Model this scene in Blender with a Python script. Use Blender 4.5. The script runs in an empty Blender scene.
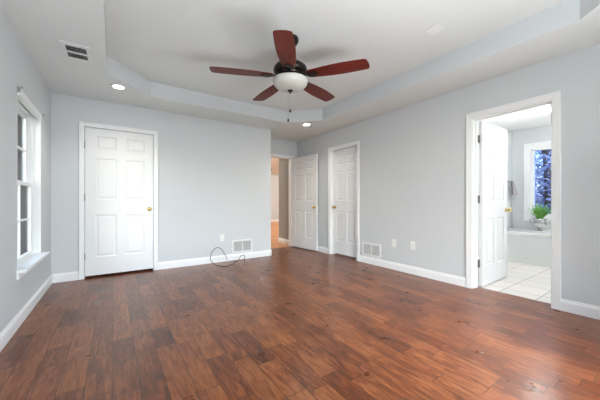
import bpy, bmesh, math, random
from mathutils import Vector, Matrix
random.seed(7)
S = bpy.context.scene
COL = S.collection
PI = math.pi

# ------------------------------------------------------------------ camera
XL, XR, YB, H, TZ = -0.663, 3.545, 4.666, 2.44, 2.64
YF = -0.56            # front wall, behind the camera
YA = 5.31             # back of the entry alcove
XA = 2.51             # alcove left side
cam_d = bpy.data.cameras.new('camera')
cam = bpy.data.objects.new('camera', cam_d); COL.objects.link(cam)
cam.location = (0, 0, 1.0408)
cam.rotation_euler = (PI/2, 0, -0.5997)
cam_d.sensor_width = 36.0
cam_d.lens = 272.18/600*36.0
cam_d.shift_y = (201.69-200)/600
cam_d.clip_start = 0.02
S.camera = cam

# ------------------------------------------------------------------ world, daylight, exposure
w = bpy.data.worlds.new('sky'); S.world = w; w.use_nodes = True
nt = w.node_tree; nt.nodes.clear()
sky = nt.nodes.new('ShaderNodeTexSky'); sky.sky_type = 'NISHITA'
sky.sun_disc = False; sky.sun_elevation = math.radians(38); sky.sun_rotation = math.radians(200)
sky.air_density = 1.0; sky.dust_density = 2.5
bg = nt.nodes.new('ShaderNodeBackground'); bg.inputs['Strength'].default_value = 0.50
wo = nt.nodes.new('ShaderNodeOutputWorld')
nt.links.new(sky.outputs[0], bg.inputs[0]); nt.links.new(bg.outputs[0], wo.inputs[0])

def area(name, loc, rot, sx, sy, power, color=(1, 1, 1), portal=False):
    d = bpy.data.lights.new(name, 'AREA'); d.shape = 'RECTANGLE'; d.size = sx; d.size_y = sy
    d.energy = power; d.color = color
    o = bpy.data.objects.new(name, d); COL.objects.link(o)
    o.location = loc; o.rotation_euler = rot
    if portal: d.cycles.is_portal = True
    return o
FILL_TINT = (0.93, 0.965, 1.0)
# added fill light, shining in through the front wall opening behind the camera
area('front_fill', (2.0, -4.2, 2.6), (PI/2-0.20, 0, 0.0), 5.0, 2.4, 350, FILL_TINT)
# unseen fill lamp beside the camera, added to brighten the ceiling evenly
area('ceiling_fill', (1.20, -0.20, 0.75), (PI-0.32, -0.35, 0), 1.7, 0.6, 33, (0.95, 0.975, 1.0))
area('portal_left', (XL-0.20, 3.635, 1.23), (0, -PI/2, 0), 1.5, 0.89, 1, portal=True)
area('portal_bath', (6.78, 1.22, 1.40), (0, PI/2, 0), 1.2, 1.1, 1, portal=True)

S.view_settings.view_transform = 'Standard'
S.view_settings.look = 'None'
S.view_settings.gamma = 1.0
S.view_settings.use_curve_mapping = False
S.view_settings.exposure = 1.27

# ------------------------------------------------------------------ material helpers
def mat(name, color, rough=0.5, metal=0.0, spec=0.5, bump=None, vary=None, emit=None, coat=0.0):
    """bump=(scale,strength,dist) noise bump; vary=(scale,amount) subtle value noise"""
    m = bpy.data.materials.new(name); m.use_nodes = True
    t = m.node_tree; b = t.nodes['Principled BSDF']
    b.inputs['Base Color'].default_value = (*color, 1)
    b.inputs['Roughness'].default_value = rough
    b.inputs['Metallic'].default_value = metal
    b.inputs['Specular IOR Level'].default_value = spec
    b.inputs['Coat Weight'].default_value = coat
    tc = t.nodes.new('ShaderNodeTexCoord')
    if vary:
        n = t.nodes.new('ShaderNodeTexNoise'); n.inputs['Scale'].default_value = vary[0]; n.inputs['Detail'].default_value = 4
        t.links.new(tc.outputs['Object'], n.inputs['Vector'])
        r = t.nodes.new('ShaderNodeMixRGB')
        r.inputs[1].default_value = (*[c*(1-vary[1]) for c in color], 1)
        r.inputs[2].default_value = (*[min(1, c*(1+vary[1])) for c in color], 1)
        t.links.new(n.outputs[0], r.inputs[0]); t.links.new(r.outputs[0], b.inputs['Base Color'])
    if bump:
        n = t.nodes.new('ShaderNodeTexNoise'); n.inputs['Scale'].default_value = bump[0]; n.inputs['Detail'].default_value = 3
        t.links.new(tc.outputs['Object'], n.inputs['Vector'])
        bp = t.nodes.new('ShaderNodeBump'); bp.inputs['Strength'].default_value = bump[1]; bp.inputs['Distance'].default_value = bump[2]
        t.links.new(n.outputs[0], bp.inputs['Height']); t.links.new(bp.outputs[0], b.inputs['Normal'])
    if emit:
        b.inputs['Emission Color'].default_value = (*emit[0], 1); b.inputs['Emission Strength'].default_value = emit[1]
    return m

def glass_mat(name, tint, gloss=0.08, bump=None):
    m = bpy.data.materials.new(name); m.use_nodes = True
    t = m.node_tree; t.nodes.clear()
    o = t.nodes.new('ShaderNodeOutputMaterial'); mx = t.nodes.new('ShaderNodeMixShader')
    tr = t.nodes.new('ShaderNodeBsdfTransparent'); tr.inputs[0].default_value = (*tint, 1)
    gl = t.nodes.new('ShaderNodeBsdfGlossy'); gl.inputs['Roughness'].default_value = 0.03
    fr = t.nodes.new('ShaderNodeFresnel'); fr.inputs[0].default_value = 1.2
    t.links.new(fr.outputs[0], mx.inputs[0]); t.links.new(tr.outputs[0], mx.inputs[1]); t.links.new(gl.outputs[0], mx.inputs[2])
    t.links.new(mx.outputs[0], o.inputs[0])
    return m

def plank_mat(name, dark, mid, light, width=0.127, rough=0.30, seed=0.0):
    m = bpy.data.materials.new(name); m.use_nodes = True
    t = m.node_tree; N = t.nodes; L = t.links; b = N['Principled BSDF']
    def math_(op, a, c=None, v=None):
        n = N.new('ShaderNodeMath'); n.operation = op
        for i, s in enumerate((a, c)):
            if s is None: continue
            if isinstance(s, (int, float)): n.inputs[i].default_value = s
            else: L.new(s, n.inputs[i])
        return n.outputs[0]
    tc = N.new('ShaderNodeTexCoord'); sp = N.new('ShaderNodeSeparateXYZ'); L.new(tc.outputs['Object'], sp.inputs[0])
    x, y = sp.outputs[0], sp.outputs[1]
    xs = math_('DIVIDE', math_('ADD', x, 20.0+0.072+seed), width)
    row = math_('FLOOR', xs); fx = math_('FRACT', xs)
    wv = math_('ADD', math_('DIVIDE', y, 0.46), math_('MULTIPLY', row, 17.37))
    def vor(feature):
        v = N.new('ShaderNodeTexVoronoi'); v.voronoi_dimensions = '1D'; v.feature = feature
        v.inputs['Scale'].default_value = 1.0; v.inputs['Randomness'].default_value = 1.0
        L.new(wv, v.inputs['W']); return v
    vc = vor('F1'); ve = vor('DISTANCE_TO_EDGE')
    sc = N.new('ShaderNodeSeparateColor'); L.new(vc.outputs['Color'], sc.inputs[0])
    # seams
    ex = math_('MULTIPLY', math_('MINIMUM', fx, math_('SUBTRACT', 1.0, fx)), width)
    ey = math_('MULTIPLY', ve.outputs['Distance'], 0.46)
    e = math_('MINIMUM', ex, ey)
    seam = N.new('ShaderNodeMapRange'); L.new(e, seam.inputs[0]); seam.inputs[1].default_value = 0.0005; seam.inputs[2].default_value = 0.0025
    # grain, offset per plank
    cx = N.new('ShaderNodeCombineXYZ')
    L.new(math_('MULTIPLY', x, 34.0), cx.inputs[0]); L.new(math_('MULTIPLY', y, 4.5), cx.inputs[1])
    L.new(math_('MULTIPLY', sc.outputs[0], 40.0), cx.inputs[2])
    g = N.new('ShaderNodeTexNoise'); g.inputs['Scale'].default_value = 1.0; g.inputs['Detail'].default_value = 6; g.inputs['Roughness'].default_value = 0.62
    g.inputs['Distortion'].default_value = 1.3
    L.new(cx.outputs[0], g.inputs['Vector'])
    g2 = N.new('ShaderNodeTexNoise'); g2.inputs['Scale'].default_value = 5.0; g2.inputs['Detail'].default_value = 3
    L.new(tc.outputs['Object'], g2.inputs['Vector'])
    cx3 = N.new('ShaderNodeCombineXYZ')
    L.new(math_('MULTIPLY', x, 14.0), cx3.inputs[0]); L.new(math_('MULTIPLY', y, 3.0), cx3.inputs[1]); L.new(math_('MULTIPLY', sc.outputs[2], 30.0), cx3.inputs[2])
    g3 = N.new('ShaderNodeTexNoise'); g3.inputs['Scale'].default_value = 1.0; g3.inputs['Detail'].default_value = 1.0
    L.new(cx3.outputs[0], g3.inputs['Vector'])
    # tone = plank random + grain + blotch
    pr = math_('POWER', sc.outputs[1], 0.75)
    tone = math_('ADD', math_('ADD', math_('MULTIPLY', pr, 0.30), math_('MULTIPLY', g.outputs[0], 1.15)), math_('MULTIPLY', g2.outputs[0], 0.34))
    tone = math_('SUBTRACT', tone, 0.375)
    cr = N.new('ShaderNodeValToRGB'); L.new(tone, cr.inputs[0])
    cr.color_ramp.elements[0].position = 0.18; cr.color_ramp.elements[0].color = (*dark, 1)
    cr.color_ramp.elements[1].position = 0.85; cr.color_ramp.elements[1].color = (*light, 1)
    k = cr.color_ramp.elements.new(0.50); k.color = (*mid, 1)
    mx = N.new('ShaderNodeMixRGB'); mx.inputs[1].default_value = (*[c*0.6 for c in dark], 1)
    L.new(seam.outputs[0], mx.inputs[0]); L.new(cr.outputs[0], mx.inputs[2]); L.new(mx.outputs[0], b.inputs['Base Color'])
    rr = N.new('ShaderNodeMapRange'); L.new(g2.outputs[0], rr.inputs[0]); rr.inputs[3].default_value = rough-0.06; rr.inputs[4].default_value = rough+0.08
    L.new(rr.outputs[0], b.inputs['Roughness'])
    b.inputs['Specular IOR Level'].default_value = 0.58
    # hand-scraped surface + seams
    hh = math_('ADD', math_('MULTIPLY', seam.outputs[0], 0.6), math_('ADD', math_('MULTIPLY', g3.outputs[0], 1.0), math_('MULTIPLY', g.outputs[0], 0.04)))
    bp = N.new('ShaderNodeBump'); bp.inputs['Strength'].default_value = 0.35; bp.inputs['Distance'].default_value = 0.002
    L.new(hh, bp.inputs['Height']); L.new(bp.outputs[0], b.inputs['Normal'])
    return m

def tile_mat(name):
    m = bpy.data.materials.new(name); m.use_nodes = True
    t = m.node_tree; b = t.nodes['Principled BSDF']
    tc = t.nodes.new('ShaderNodeTexCoord'); mp = t.nodes.new('ShaderNodeMapping')
    mp.inputs['Location'].default_value = (0.075, 0.02, 0)
    br = t.nodes.new('ShaderNodeTexBrick'); br.offset = 0; br.squash = 1
    br.inputs['Scale'].default_value = 1.0; br.inputs['Brick Width'].default_value = 0.33; br.inputs['Row Height'].default_value = 0.33
    br.inputs['Mortar Size'].default_value = 0.004; br.inputs['Mortar Smooth'].default_value = 0.1
    br.inputs['Color1'].default_value = (0.78, 0.74, 0.70, 1); br.inputs['Color2'].default_value = (0.72, 0.69, 0.65, 1)
    br.inputs['Mortar'].default_value = (0.34, 0.33, 0.31, 1)
    t.links.new(tc.outputs['Object'], mp.inputs[0]); t.links.new(mp.outputs[0], br.inputs[0])
    t.links.new(br.outputs[0], b.inputs['Base Color'])
    b.inputs['Roughness'].default_value = 0.25
    bp = t.nodes.new('ShaderNodeBump'); bp.invert = True; bp.inputs['Strength'].default_value = 0.4; bp.inputs['Distance'].default_value = 0.002
    t.links.new(br.outputs['Fac'], bp.inputs['Height']); t.links.new(bp.outputs[0], b.inputs['Normal'])
    return m

def blade_mat(name):
    m = bpy.data.materials.new(name); m.use_nodes = True
    t = m.node_tree; b = t.nodes['Principled BSDF']
    tc = t.nodes.new('ShaderNodeTexCoord'); mp = t.nodes.new('ShaderNodeMapping'); mp.inputs['Scale'].default_value = (3, 45, 45)
    n = t.nodes.new('ShaderNodeTexNoise'); n.inputs['Scale'].default_value = 1.0; n.inputs['Detail'].default_value = 5; n.inputs['Distortion'].default_value = 1.2
    cr = t.nodes.new('ShaderNodeValToRGB')
    cr.color_ramp.elements[0].position = 0.3; cr.color_ramp.elements[0].color = (0.055, 0.004, 0.002, 1)
    cr.color_ramp.elements[1].position = 0.7; cr.color_ramp.elements[1].color = (0.16, 0.015, 0.005, 1)
    t.links.new(tc.outputs['Object'], mp.inputs[0]); t.links.new(mp.outputs[0], n.inputs['Vector'])
    t.links.new(n.outputs[0], cr.inputs[0]); t.links.new(cr.outputs[0], b.inputs['Base Color'])
    b.inputs['Roughness'].default_value = 0.42; b.inputs['Specular IOR Level'].default_value = 0.3
    return m

M = {}
M['wall'] = mat('wall_paint', (0.605, 0.632, 0.648), 0.85, spec=0.25, bump=(180, 0.12, 0.001), vary=(1.5, 0.01))
M['hall'] = mat('hall_wall_dimmed', (0.36, 0.35, 0.33), 0.85, spec=0.25, bump=(180, 0.12, 0.001))  # base colour darkened to stand for the hall's low light
M['ceil'] = mat('ceiling_paint', (0.73, 0.76, 0.75), 0.95, spec=0.15, bump=(70, 0.35, 0.002), vary=(9, 0.015))
M['bathceil'] = mat('bathroom_ceiling_paint', (0.85, 0.86, 0.85), 0.9, spec=0.15)
M['trim'] = mat('white_trim_paint', (0.82, 0.835, 0.84), 0.38, spec=0.4)
M['door'] = mat('white_door_paint', (0.78, 0.795, 0.80), 0.42, spec=0.4, bump=(60, 0.05, 0.001))
M['floor'] = plank_mat('walnut_planks', (0.036, 0.009, 0.0025), (0.148, 0.038, 0.0105), (0.33, 0.114, 0.037), rough=0.29)
M['hallfloor'] = plank_mat('orange_oak_planks', (0.40, 0.15, 0.035), (0.58, 0.23, 0.06), (0.70, 0.32, 0.10), width=0.08, seed=0.3)
M['tile'] = tile_mat('cream_tile')
M['blade'] = blade_mat('cherry_blade')
M['bronze'] = mat('dark_bronze', (0.018, 0.013, 0.011), 0.32, metal=0.6)
M['brass'] = mat('polished_brass', (0.62, 0.46, 0.18), 0.22, metal=1.0)
M['hinge'] = mat('aged_hinge', (0.09, 0.08, 0.065), 0.4, metal=0.9)
M['steel'] = mat('dull_steel', (0.38, 0.38, 0.37), 0.35, metal=0.9)
M['frost'] = mat('frosted_glass', (0.50, 0.50, 0.465), 0.30, spec=0.5, bump=(14, 0.05, 0.002), vary=(7, 0.05))
M['plastic'] = mat('white_plastic', (0.80, 0.81, 0.80), 0.35)
M['metalwhite'] = mat('white_enamel', (0.76, 0.77, 0.76), 0.4)
M['duct'] = mat('duct_shade_dark', (0.03, 0.03, 0.03), 0.9)
M['ductgrey'] = mat('duct_shade_grey', (0.16, 0.16, 0.16), 0.9)
M['black'] = mat('black_rubber', (0.02, 0.02, 0.02), 0.45)
M['glass'] = glass_mat('window_glass', (0.93, 0.96, 0.97))
M['bathglass'] = glass_mat('bath_window_glass', (0.55, 0.61, 0.78))
M['tub'] = mat('white_acrylic', (0.86, 0.86, 0.84), 0.15, coat=0.3)
M['apron'] = mat('tub_apron_panel', (0.72, 0.74, 0.73), 0.4)
M['chrome'] = mat('chrome', (0.58, 0.58, 0.56), 0.15, metal=1.0)
M['leaf'] = mat('fern_leaf', (0.10, 0.33, 0.05), 0.5, vary=(30, 0.3))
M['leaf2'] = mat('spider_plant_leaf', (0.22, 0.50, 0.10), 0.5)
M['soil'] = mat('soil', (0.05, 0.035, 0.02), 0.95)
M['towel'] = mat('grey_towel', (0.40, 0.37, 0.38), 0.95, bump=(220, 0.4, 0.003))
M['toweldark'] = mat('dark_towel_band', (0.10, 0.09, 0.10), 0.95)
M['bulb'] = mat('lit_diffuser', (0.9, 0.9, 0.88), 0.5, emit=((1, 0.97, 0.92), 9.0))
M['bathbulb'] = mat('lit_bath_glass', (0.9, 0.9, 0.88), 0.5, emit=((1, 0.98, 0.95), 4.0))
M['bark'] = mat('tree_bark', (0.10, 0.075, 0.055), 0.95, bump=(20, 0.8, 0.02), vary=(8, 0.35))
M['pine'] = mat('pine_foliage', (0.26, 0.29, 0.36), 0.8, vary=(3, 0.4))
M['autumn'] = mat('autumn_foliage', (0.62, 0.40, 0.26), 0.8, vary=(3, 0.4))
M['shrub'] = mat('shrub_foliage', (0.10, 0.22, 0.06), 0.8, vary=(4, 0.4))
M['grass'] = mat('lawn', (0.13, 0.17, 0.07), 0.95, vary=(2, 0.3))

# ------------------------------------------------------------------ object helpers
def obj(name, bm, material, parent=None, smooth=False, mats=None):
    me = bpy.data.meshes.new(name)
    bmesh.ops.recalc_face_normals(bm, faces=bm.faces[:])
    bm.to_mesh(me); bm.free()
    for m_ in (mats or [material]): me.materials.append(m_)
    if smooth:
        for p in me.polygons: p.use_smooth = True
    o = bpy.data.objects.new(name, me); COL.objects.link(o)
    if parent: o.parent = parent
    return o
def autosmooth(o, ang=35):
    me = o.data
    b = bmesh.new(); b.from_mesh(me)
    for e in b.edges:
        if len(e.link_faces) == 2: e.smooth = e.calc_face_angle(0) < math.radians(ang)
    for f in b.faces: f.smooth = True
    b.to_mesh(me); b.free()
    return o
def tag(o, label, cat=None, group=None, kind=None):
    o['label'] = label
    if cat: o['category'] = cat
    if group: o['group'] = group
    if kind: o['kind'] = kind
    return o
def empty(name, loc, label=None, cat=None, rz=0, group=None, kind=None):
    o = bpy.data.objects.new(name, None); COL.objects.link(o)
    o.location = loc; o.rotation_euler = (0, 0, rz); o.empty_display_size = 0.1
    if label: tag(o, label, cat, group, kind)
    return o
def box(bm, x0, x1, y0, y1, z0, z1, bev=0.0, mi=0, mtx=None):
    r = bmesh.ops.create_cube(bm, size=1.0)
    vs = r['verts']
    bmesh.ops.scale(bm, vec=(x1-x0, y1-y0, z1-z0), verts=vs)
    bmesh.ops.translate(bm, vec=((x0+x1)/2, (y0+y1)/2, (z0+z1)/2), verts=vs)
    fs = set(f for v in vs for f in v.link_faces)
    for f in fs: f.material_index = mi
    if bev > 0:
        es = list(set(e for v in vs for e in v.link_edges))
        rr = bmesh.ops.bevel(bm, geom=es, offset=bev, segments=2, affect='EDGES', profile=0.5)
        vs = list(set(rr['verts']) | set(v for v in vs if v.is_valid))
    if mtx is not None:
        bmesh.ops.transform(bm, matrix=mtx, verts=[v for v in vs if v.is_valid])
def lathe(bm, prof, seg=32, c=(0, 0, 0), mtx=None, mi=0):
    rings = []
    for r, z in prof:
        if r < 1e-6: rings.append([bm.verts.new((c[0], c[1], c[2]+z))])
        else: rings.append([bm.verts.new((c[0]+r*math.cos(2*PI*k/seg), c[1]+r*math.sin(2*PI*k/seg), c[2]+z)) for k in range(seg)])
    allv = [v for r_ in rings for v in r_]
    for a, b_ in zip(rings, rings[1:]):
        for k in range(seg):
            k2 = (k+1) % seg
            if len(a) == 1 and len(b_) == 1: continue
            if len(a) == 1: f = bm.faces.new((a[0], b_[k], b_[k2]))
            elif len(b_) == 1: f = bm.faces.new((a[k], a[k2], b_[0]))
            else: f = bm.faces.new((a[k], a[k2], b_[k2], b_[k]))
            f.material_index = mi
    if mtx is not None: bmesh.ops.transform(bm, matrix=mtx, verts=allv)
def tube(bm, pts, r, seg=8, closed=False, taper=None):
    pts = [Vector(p) for p in pts]; n = len(pts); rings = []
    up = None
    for i, p in enumerate(pts):
        t = (pts[min(i+1, n-1)]-pts[max(i-1, 0)]).normalized()
        if up is None:
            up = Vector((0, 0, 1)) if abs(t.z) < 0.9 else Vector((1, 0, 0))
        s = t.cross(up).normalized(); up = s.cross(t).normalized()
        rr = r if taper is None else taper[i]
        rings.append([bm.verts.new(p+rr*(math.cos(2*PI*k/seg)*s+math.sin(2*PI*k/seg)*up)) for k in range(seg)])
    for a, b_ in zip(rings, rings[1:]):
        for k in range(seg): bm.faces.new((a[k], a[(k+1) % seg], b_[(k+1) % seg], b_[k]))
    bm.faces.new(rings[0][::-1]); bm.faces.new(rings[-1])
def catmull(pts, n=8):
    P = [Vector(p) for p in pts]; P = [P[0]]+P+[P[-1]]; out = []
    for i in range(1, len(P)-2):
        for k in range(n):
            t = k/n
            out.append(0.5*((2*P[i])+(-P[i-1]+P[i+1])*t+(2*P[i-1]-5*P[i]+4*P[i+1]-P[i+2])*t*t+(-P[i-1]+3*P[i]-3*P[i+1]+P[i+2])*t**3))
    out.append(P[-2]); return out
def struct(name, bm, m, label, cat, **k):
    o = obj(name, bm, m, **k); tag(o, label, cat, kind='structure'); return o

# ------------------------------------------------------------------ the shell
T = 0.135
bm = bmesh.new(); box(bm, XL-0.02, XR+T, YF-0.02, YA+0.03, -0.05, 0)
struct('floor', bm, M['floor'], 'reddish-brown hand-scraped hardwood plank floor of the bedroom', 'floor')
bm = bmesh.new(); box(bm, 0.8, 9.0, YA+0.03, 12.45, -0.05, 0)
struct('floor', bm, M['hallfloor'], 'orange wood floor seen through the far doorway', 'floor')
bm = bmesh.new(); box(bm, XR+T, 6.7, -0.7, 2.25, -0.05, 0.0)
struct('floor', bm, M['tile'], 'cream square tile floor of the bathroom', 'floor')

# ceiling with the octagonal tray
tx0, tx1, ty0, ty1, ch = -0.06, 2.965, 0.06, 4.105, 0.455
octo = [(tx0+ch, ty0), (tx1-ch, ty0), (tx1, ty0+ch), (tx1, ty1-ch), (tx1-ch, ty1), (tx0+ch, ty1), (tx0, ty1-ch), (tx0, ty0+ch)]
bm = bmesh.new()
lo = [bm.verts.new((x, y, H)) for x, y in octo]; hi = [bm.verts.new((x, y, TZ)) for x, y in octo]
for k in range(8): bm.faces.new((lo[k], lo[(k+1) % 8], hi[(k+1) % 8], hi[k])).material_index = 1   # tray sides carry the wall colour
bm.faces.new(hi)
X0, X1, Y0, Y1 = XL-0.1, XR+0.1, YF-0.1, YA+0.1
c = [bm.verts.new(v) for v in ((X0, Y0, H), (X1, Y0, H), (X1, Y1, H), (X0, Y1, H))]
bm.faces.new((c[0], c[1], lo[1], lo[0])); bm.faces.new((c[1], lo[2], lo[1])); bm.faces.new((c[1], c[2], lo[3], lo[2]))
bm.faces.new((c[2], lo[4], lo[3])); bm.faces.new((c[2], c[3], lo[5], lo[4])); bm.faces.new((c[3], lo[6], lo[5]))
bm.faces.new((c[3], c[0], lo[7], lo[6])); bm.faces.new((c[0], lo[0], lo[7]))
struct('ceiling', bm, M['ceil'], 'textured off-white bedroom ceiling with a raised octagonal tray', 'ceiling', mats=[M['ceil'], M['wall']])
bm = bmesh.new(); box(bm, 0.8, 9.0, YA+0.1, 12.45, H, H+0.05)
struct('ceiling', bm, M['ceil'], 'pale ceiling beyond the far doorway', 'ceiling')
bm = bmesh.new(); box(bm, XR+0.1, 6.7, -0.7, 2.25, H, H+0.05)
struct('ceiling', bm, M['bathceil'], 'bright white bathroom ceiling', 'ceiling')

def wall_x(name, x0, x1, y0, y1, holes, m, label, z1=2.5):
    """wall in the y-z plane between x0,x1 with holes [(ya,yb,za,zb)]"""
    bm = bmesh.new(); holes = sorted(holes); y = y0
    for ya, yb, za, zb in holes:
        box(bm, x0, x1, y, ya, 0, z1)
        if za > 0: box(bm, x0, x1, ya, yb, 0, za)
        box(bm, x0, x1, ya, yb, zb, z1); y = yb
    box(bm, x0, x1, y, y1, 0, z1)
    return struct(name, bm, m, label, 'wall')
def wall_y(name, y0, y1, x0, x1, holes, m, label, z1=2.5):
    bm = bmesh.new(); holes = sorted(holes); x = x0
    for xa, xb, za, zb in holes:
        box(bm, x, xa, y0, y1, 0, z1)
        if za > 0: box(bm, xa, xb, y0, y1, 0, za)
        box(bm, xa, xb, y0, y1, zb, z1); x = xb
    box(bm, x, x1, y0, y1, 0, z1)
    return struct(name, bm, m, label, 'wall')

WIN = (3.185, 4.083, 0.455, 1.995)
wall_x('wall_left', XL-0.17, XL, YF-0.12, YB+0.9, [WIN], M['wall'], 'pale grey left wall with the tall window')
wall_x('wall_right', XR, XR+T, YF-0.12, YA+0.02, [(0.805, 1.53, 0, 2.045), (3.40, 4.12, 0, 2.055)], M['wall'], 'pale grey right wall with the bathroom doorway and a narrow door')
wall_y('wall_back', YB, YB+0.12, XL, XA-0.12, [(-0.335, 0.503, 0, 2.065)], M['wall'], 'pale grey back wall with the wide white door')
bm = bmesh.new(); box(bm, XA-0.12, XA, YB, YA, 0, 2.5)
struct('wall_alcove', bm, M['wall'], 'side wall of the entry alcove at the end of the back wall', 'wall')
wall_y('wall_entry', YA, YA+0.12, XA-0.12, XR+T, [(2.585, 3.395, 0, 2.05)], M['wall'], 'grey wall above and around the far doorway')
wall_y('wall_front', YF-0.12, YF, XL-0.1, XR+T, [(0.9, 2.5, 0.4, 2.2)], M['wall'], 'front wall behind the viewer with an opening added for fill light')
# closets behind the two shut doors
bm = bmesh.new(); box(bm, XL-0.1, XA-0.1, YB+0.78, YB+0.88, 0, 2.5)
struct('wall_closet', bm, M['wall'], 'back wall of the closet behind the wide door', 'wall')
bm = bmesh.new(); box(bm, XR+T+0.7, XR+T+0.8, 2.4, YA, 0, 2.5); box(bm, XR+T, XR+T+0.8, YA, YA+0.1, 0, 2.5)
struct('wall_closet', bm, M['wall'], 'back wall of the closet behind the narrow door', 'wall')
# hall and the room beyond
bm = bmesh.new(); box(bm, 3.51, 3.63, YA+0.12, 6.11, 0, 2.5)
struct('wall_hall', bm, M['hall'], 'grey hall wall, toned darker for low light, seen through the far doorway', 'wall')
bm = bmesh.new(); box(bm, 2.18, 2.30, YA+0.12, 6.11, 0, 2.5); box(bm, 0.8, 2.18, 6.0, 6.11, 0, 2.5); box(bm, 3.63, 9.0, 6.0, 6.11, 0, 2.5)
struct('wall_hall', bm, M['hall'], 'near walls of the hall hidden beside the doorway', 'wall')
bm = bmesh.new(); box(bm, 0.8, 9.0, 12.3, 12.42, 0, 2.5); box(bm, 0.8, 0.9, 6.0, 12.42, 0, 2.5); box(bm, 8.9, 9.0, 6.0, 12.42, 0, 2.5)
struct('wall_far', bm, M['wall'], 'pale wall at the far end of the hall', 'wall')
# bathroom
BW = 6.55; BN = 2.09
BWIN = (0.70, 1.79, 0.785, 2.04)
wall_x('wall_bathroom', BW, BW+0.15, -0.7, BN+0.1, [BWIN], M['wall'], 'far bathroom wall around the window above the tub')
bm = bmesh.new(); box(bm, XR+T, BW, BN, BN+0.12, 0, 2.5)
struct('wall_bathroom', bm, M['wall'], 'bathroom wall behind the open door', 'wall')
bm = bmesh.new(); box(bm, XR+T, BW, -0.7, -0.58, 0, 2.5)
struct('wall_bathroom', bm, M['wall'], 'near bathroom wall hidden from the doorway', 'wall')

# ---- baseboards: profile swept along straight runs
def baseboard(name, runs, label, h=0.113, t=0.015):
    """runs: list of ((x0,y0),(x1,y1),(nx,ny)) : n = into the room"""
    bm = bmesh.new()
    prof = [(0, 0), (t, 0), (t, h*0.74), (t*0.85, h*0.80), (t*0.55, h*0.86), (t*0.45, h*0.95), (t*0.3, h), (0, h)]
    for a, b_, n in runs:
        A = [bm.verts.new((a[0]+n[0]*p, a[1]+n[1]*p, z)) for p, z in prof]
        B = [bm.verts.new((b_[0]+n[0]*p, b_[1]+n[1]*p, z)) for p, z in prof]
        for k in range(len(prof)):
            k2 = (k+1) % len(prof); bm.faces.new((A[k], A[k2], B[k2], B[k]))
        bm.faces.new(A); bm.faces.new(B[::-1])
    return struct(name, bm, M['trim'], label, 'baseboard')
baseboard('baseboard_left', [((XL, YF), (XL, YB), (1, 0))], 'white baseboard along the left wall below the window')
baseboard('baseboard_back', [((XL+0.015, YB), (-0.39, YB), (0, -1)), ((0.557, YB), (XA+0.015, YB), (0, -1)), ((XA, YB-0.015), (XA, YA), (1, 0))],
          'white baseboard along the back wall on both sides of the wide door')
baseboard('baseboard_right', [((XR, YF), (XR, 0.743), (-1, 0)), ((XR, 1.595), (XR, 3.34), (-1, 0)), ((XR, 4.18), (XR, YA-0.015), (-1, 0))],
          'white baseboard along the right wall')
baseboard('baseboard_hall', [((3.51, YA+0.12), (3.51, 6.11), (-1, 0)), ((3.495, 6.11), (3.65, 6.11), (0, 1))], 'white baseboard of the dark hall wall')
baseboard('baseboard_far', [((0.9, 12.3), (8.9, 12.3), (0, -1))], 'white baseboard at the far end of the hall', h=0.14)
baseboard('baseboard_bathroom', [((XR+T, BN), (5.69, BN), (0, -1))], 'white baseboard of the bathroom wall behind the open door')

# ---- casings (trim_n)
def casing_profile_strip(bm, p0, p1, wdir, ndir, w, t=0.018):
    """flat casing with a raised outer band; p0->p1 inner edge line, wdir outward across, ndir out of wall"""
    p0, p1, wdir, ndir = map(Vector, (p0, p1, wdir, ndir))
    prof = [(0, 0), (0, t*0.55), (w*0.12, t*0.7), (w*0.62, t*0.8), (w*0.72, t), (w*0.94, t), (w, t*0.75), (w, 0)]
    # mitre: p0/p1 given for inner edge, m0/m1 extend with width
    return [(p0+wdir*a+ndir*b_, p1+wdir*a+ndir*b_, a) for a, b_ in prof]
def casing(bm, origin, u, n, width, height, w, t=0.018):
    """three mitred boards round an opening. origin = floor point at one jamb, u = unit vector across, n = out of the wall"""
    o, u, n = Vector(origin), Vector(u), Vector(n); Z = Vector((0, 0, 1))
    prof = [(0, 0), (0, t*0.55), (w*0.12, t*0.7), (w*0.62, t*0.8), (w*0.72, t), (w*0.94, t), (w, t*0.75), (w, 0)]
    path = []
    for a, b_ in prof:
        path.append([o-u*a+n*b_, o-u*a+n*b_+Z*(height+a), o+u*(width+a)+n*b_+Z*(height+a), o+u*(width+a)+n*b_])
    V = [[bm.verts.new(p) for p in row] for row in path]
    for i in range(len(V)):
        j = (i+1) % len(V)
        for k in range(3): bm.faces.new((V[i][k], V[i][k+1], V[j][k+1], V[j][k]))
    bm.faces.new([r[0] for r in V]); bm.faces.new([r[3] for r in V][::-1])
# wide door on the back wall
bm = bmesh.new()
casing(bm, (-0.330, YB, 0), (1, 0, 0), (0, -1, 0), 0.828, 2.058, 0.058)
box(bm, -0.345, -0.327, YB, YB+0.12, 0, 2.07); box(bm, 0.495, 0.513, YB, YB+0.12, 0, 2.07); box(bm, -0.345, 0.513, YB, YB+0.12, 2.056, 2.074)
struct('trim_1', bm, M['trim'], 'white casing around the wide door on the back wall', 'door frame')
# narrow door on the right wall
bm = bmesh.new()
casing(bm, (XR, 4.113, 0), (0, -1, 0), (-1, 0, 0), 0.707, 2.045, 0.062)
box(bm, XR, XR+T, 4.108, 4.13, 0, 2.06); box(bm, XR, XR+T, 3.39, 3.41, 0, 2.06); box(bm, XR, XR+T, 3.39, 4.13, 2.043, 2.065)
box(bm, XR+0.045, XR+0.057, 4.096, 4.109, 0, 2.044); box(bm, XR+0.045, XR+0.057, 3.41, 3.422, 0, 2.044)
struct('trim_2', bm, M['trim'], 'white casing around the narrow shut door on the right wall', 'door frame')
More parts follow.
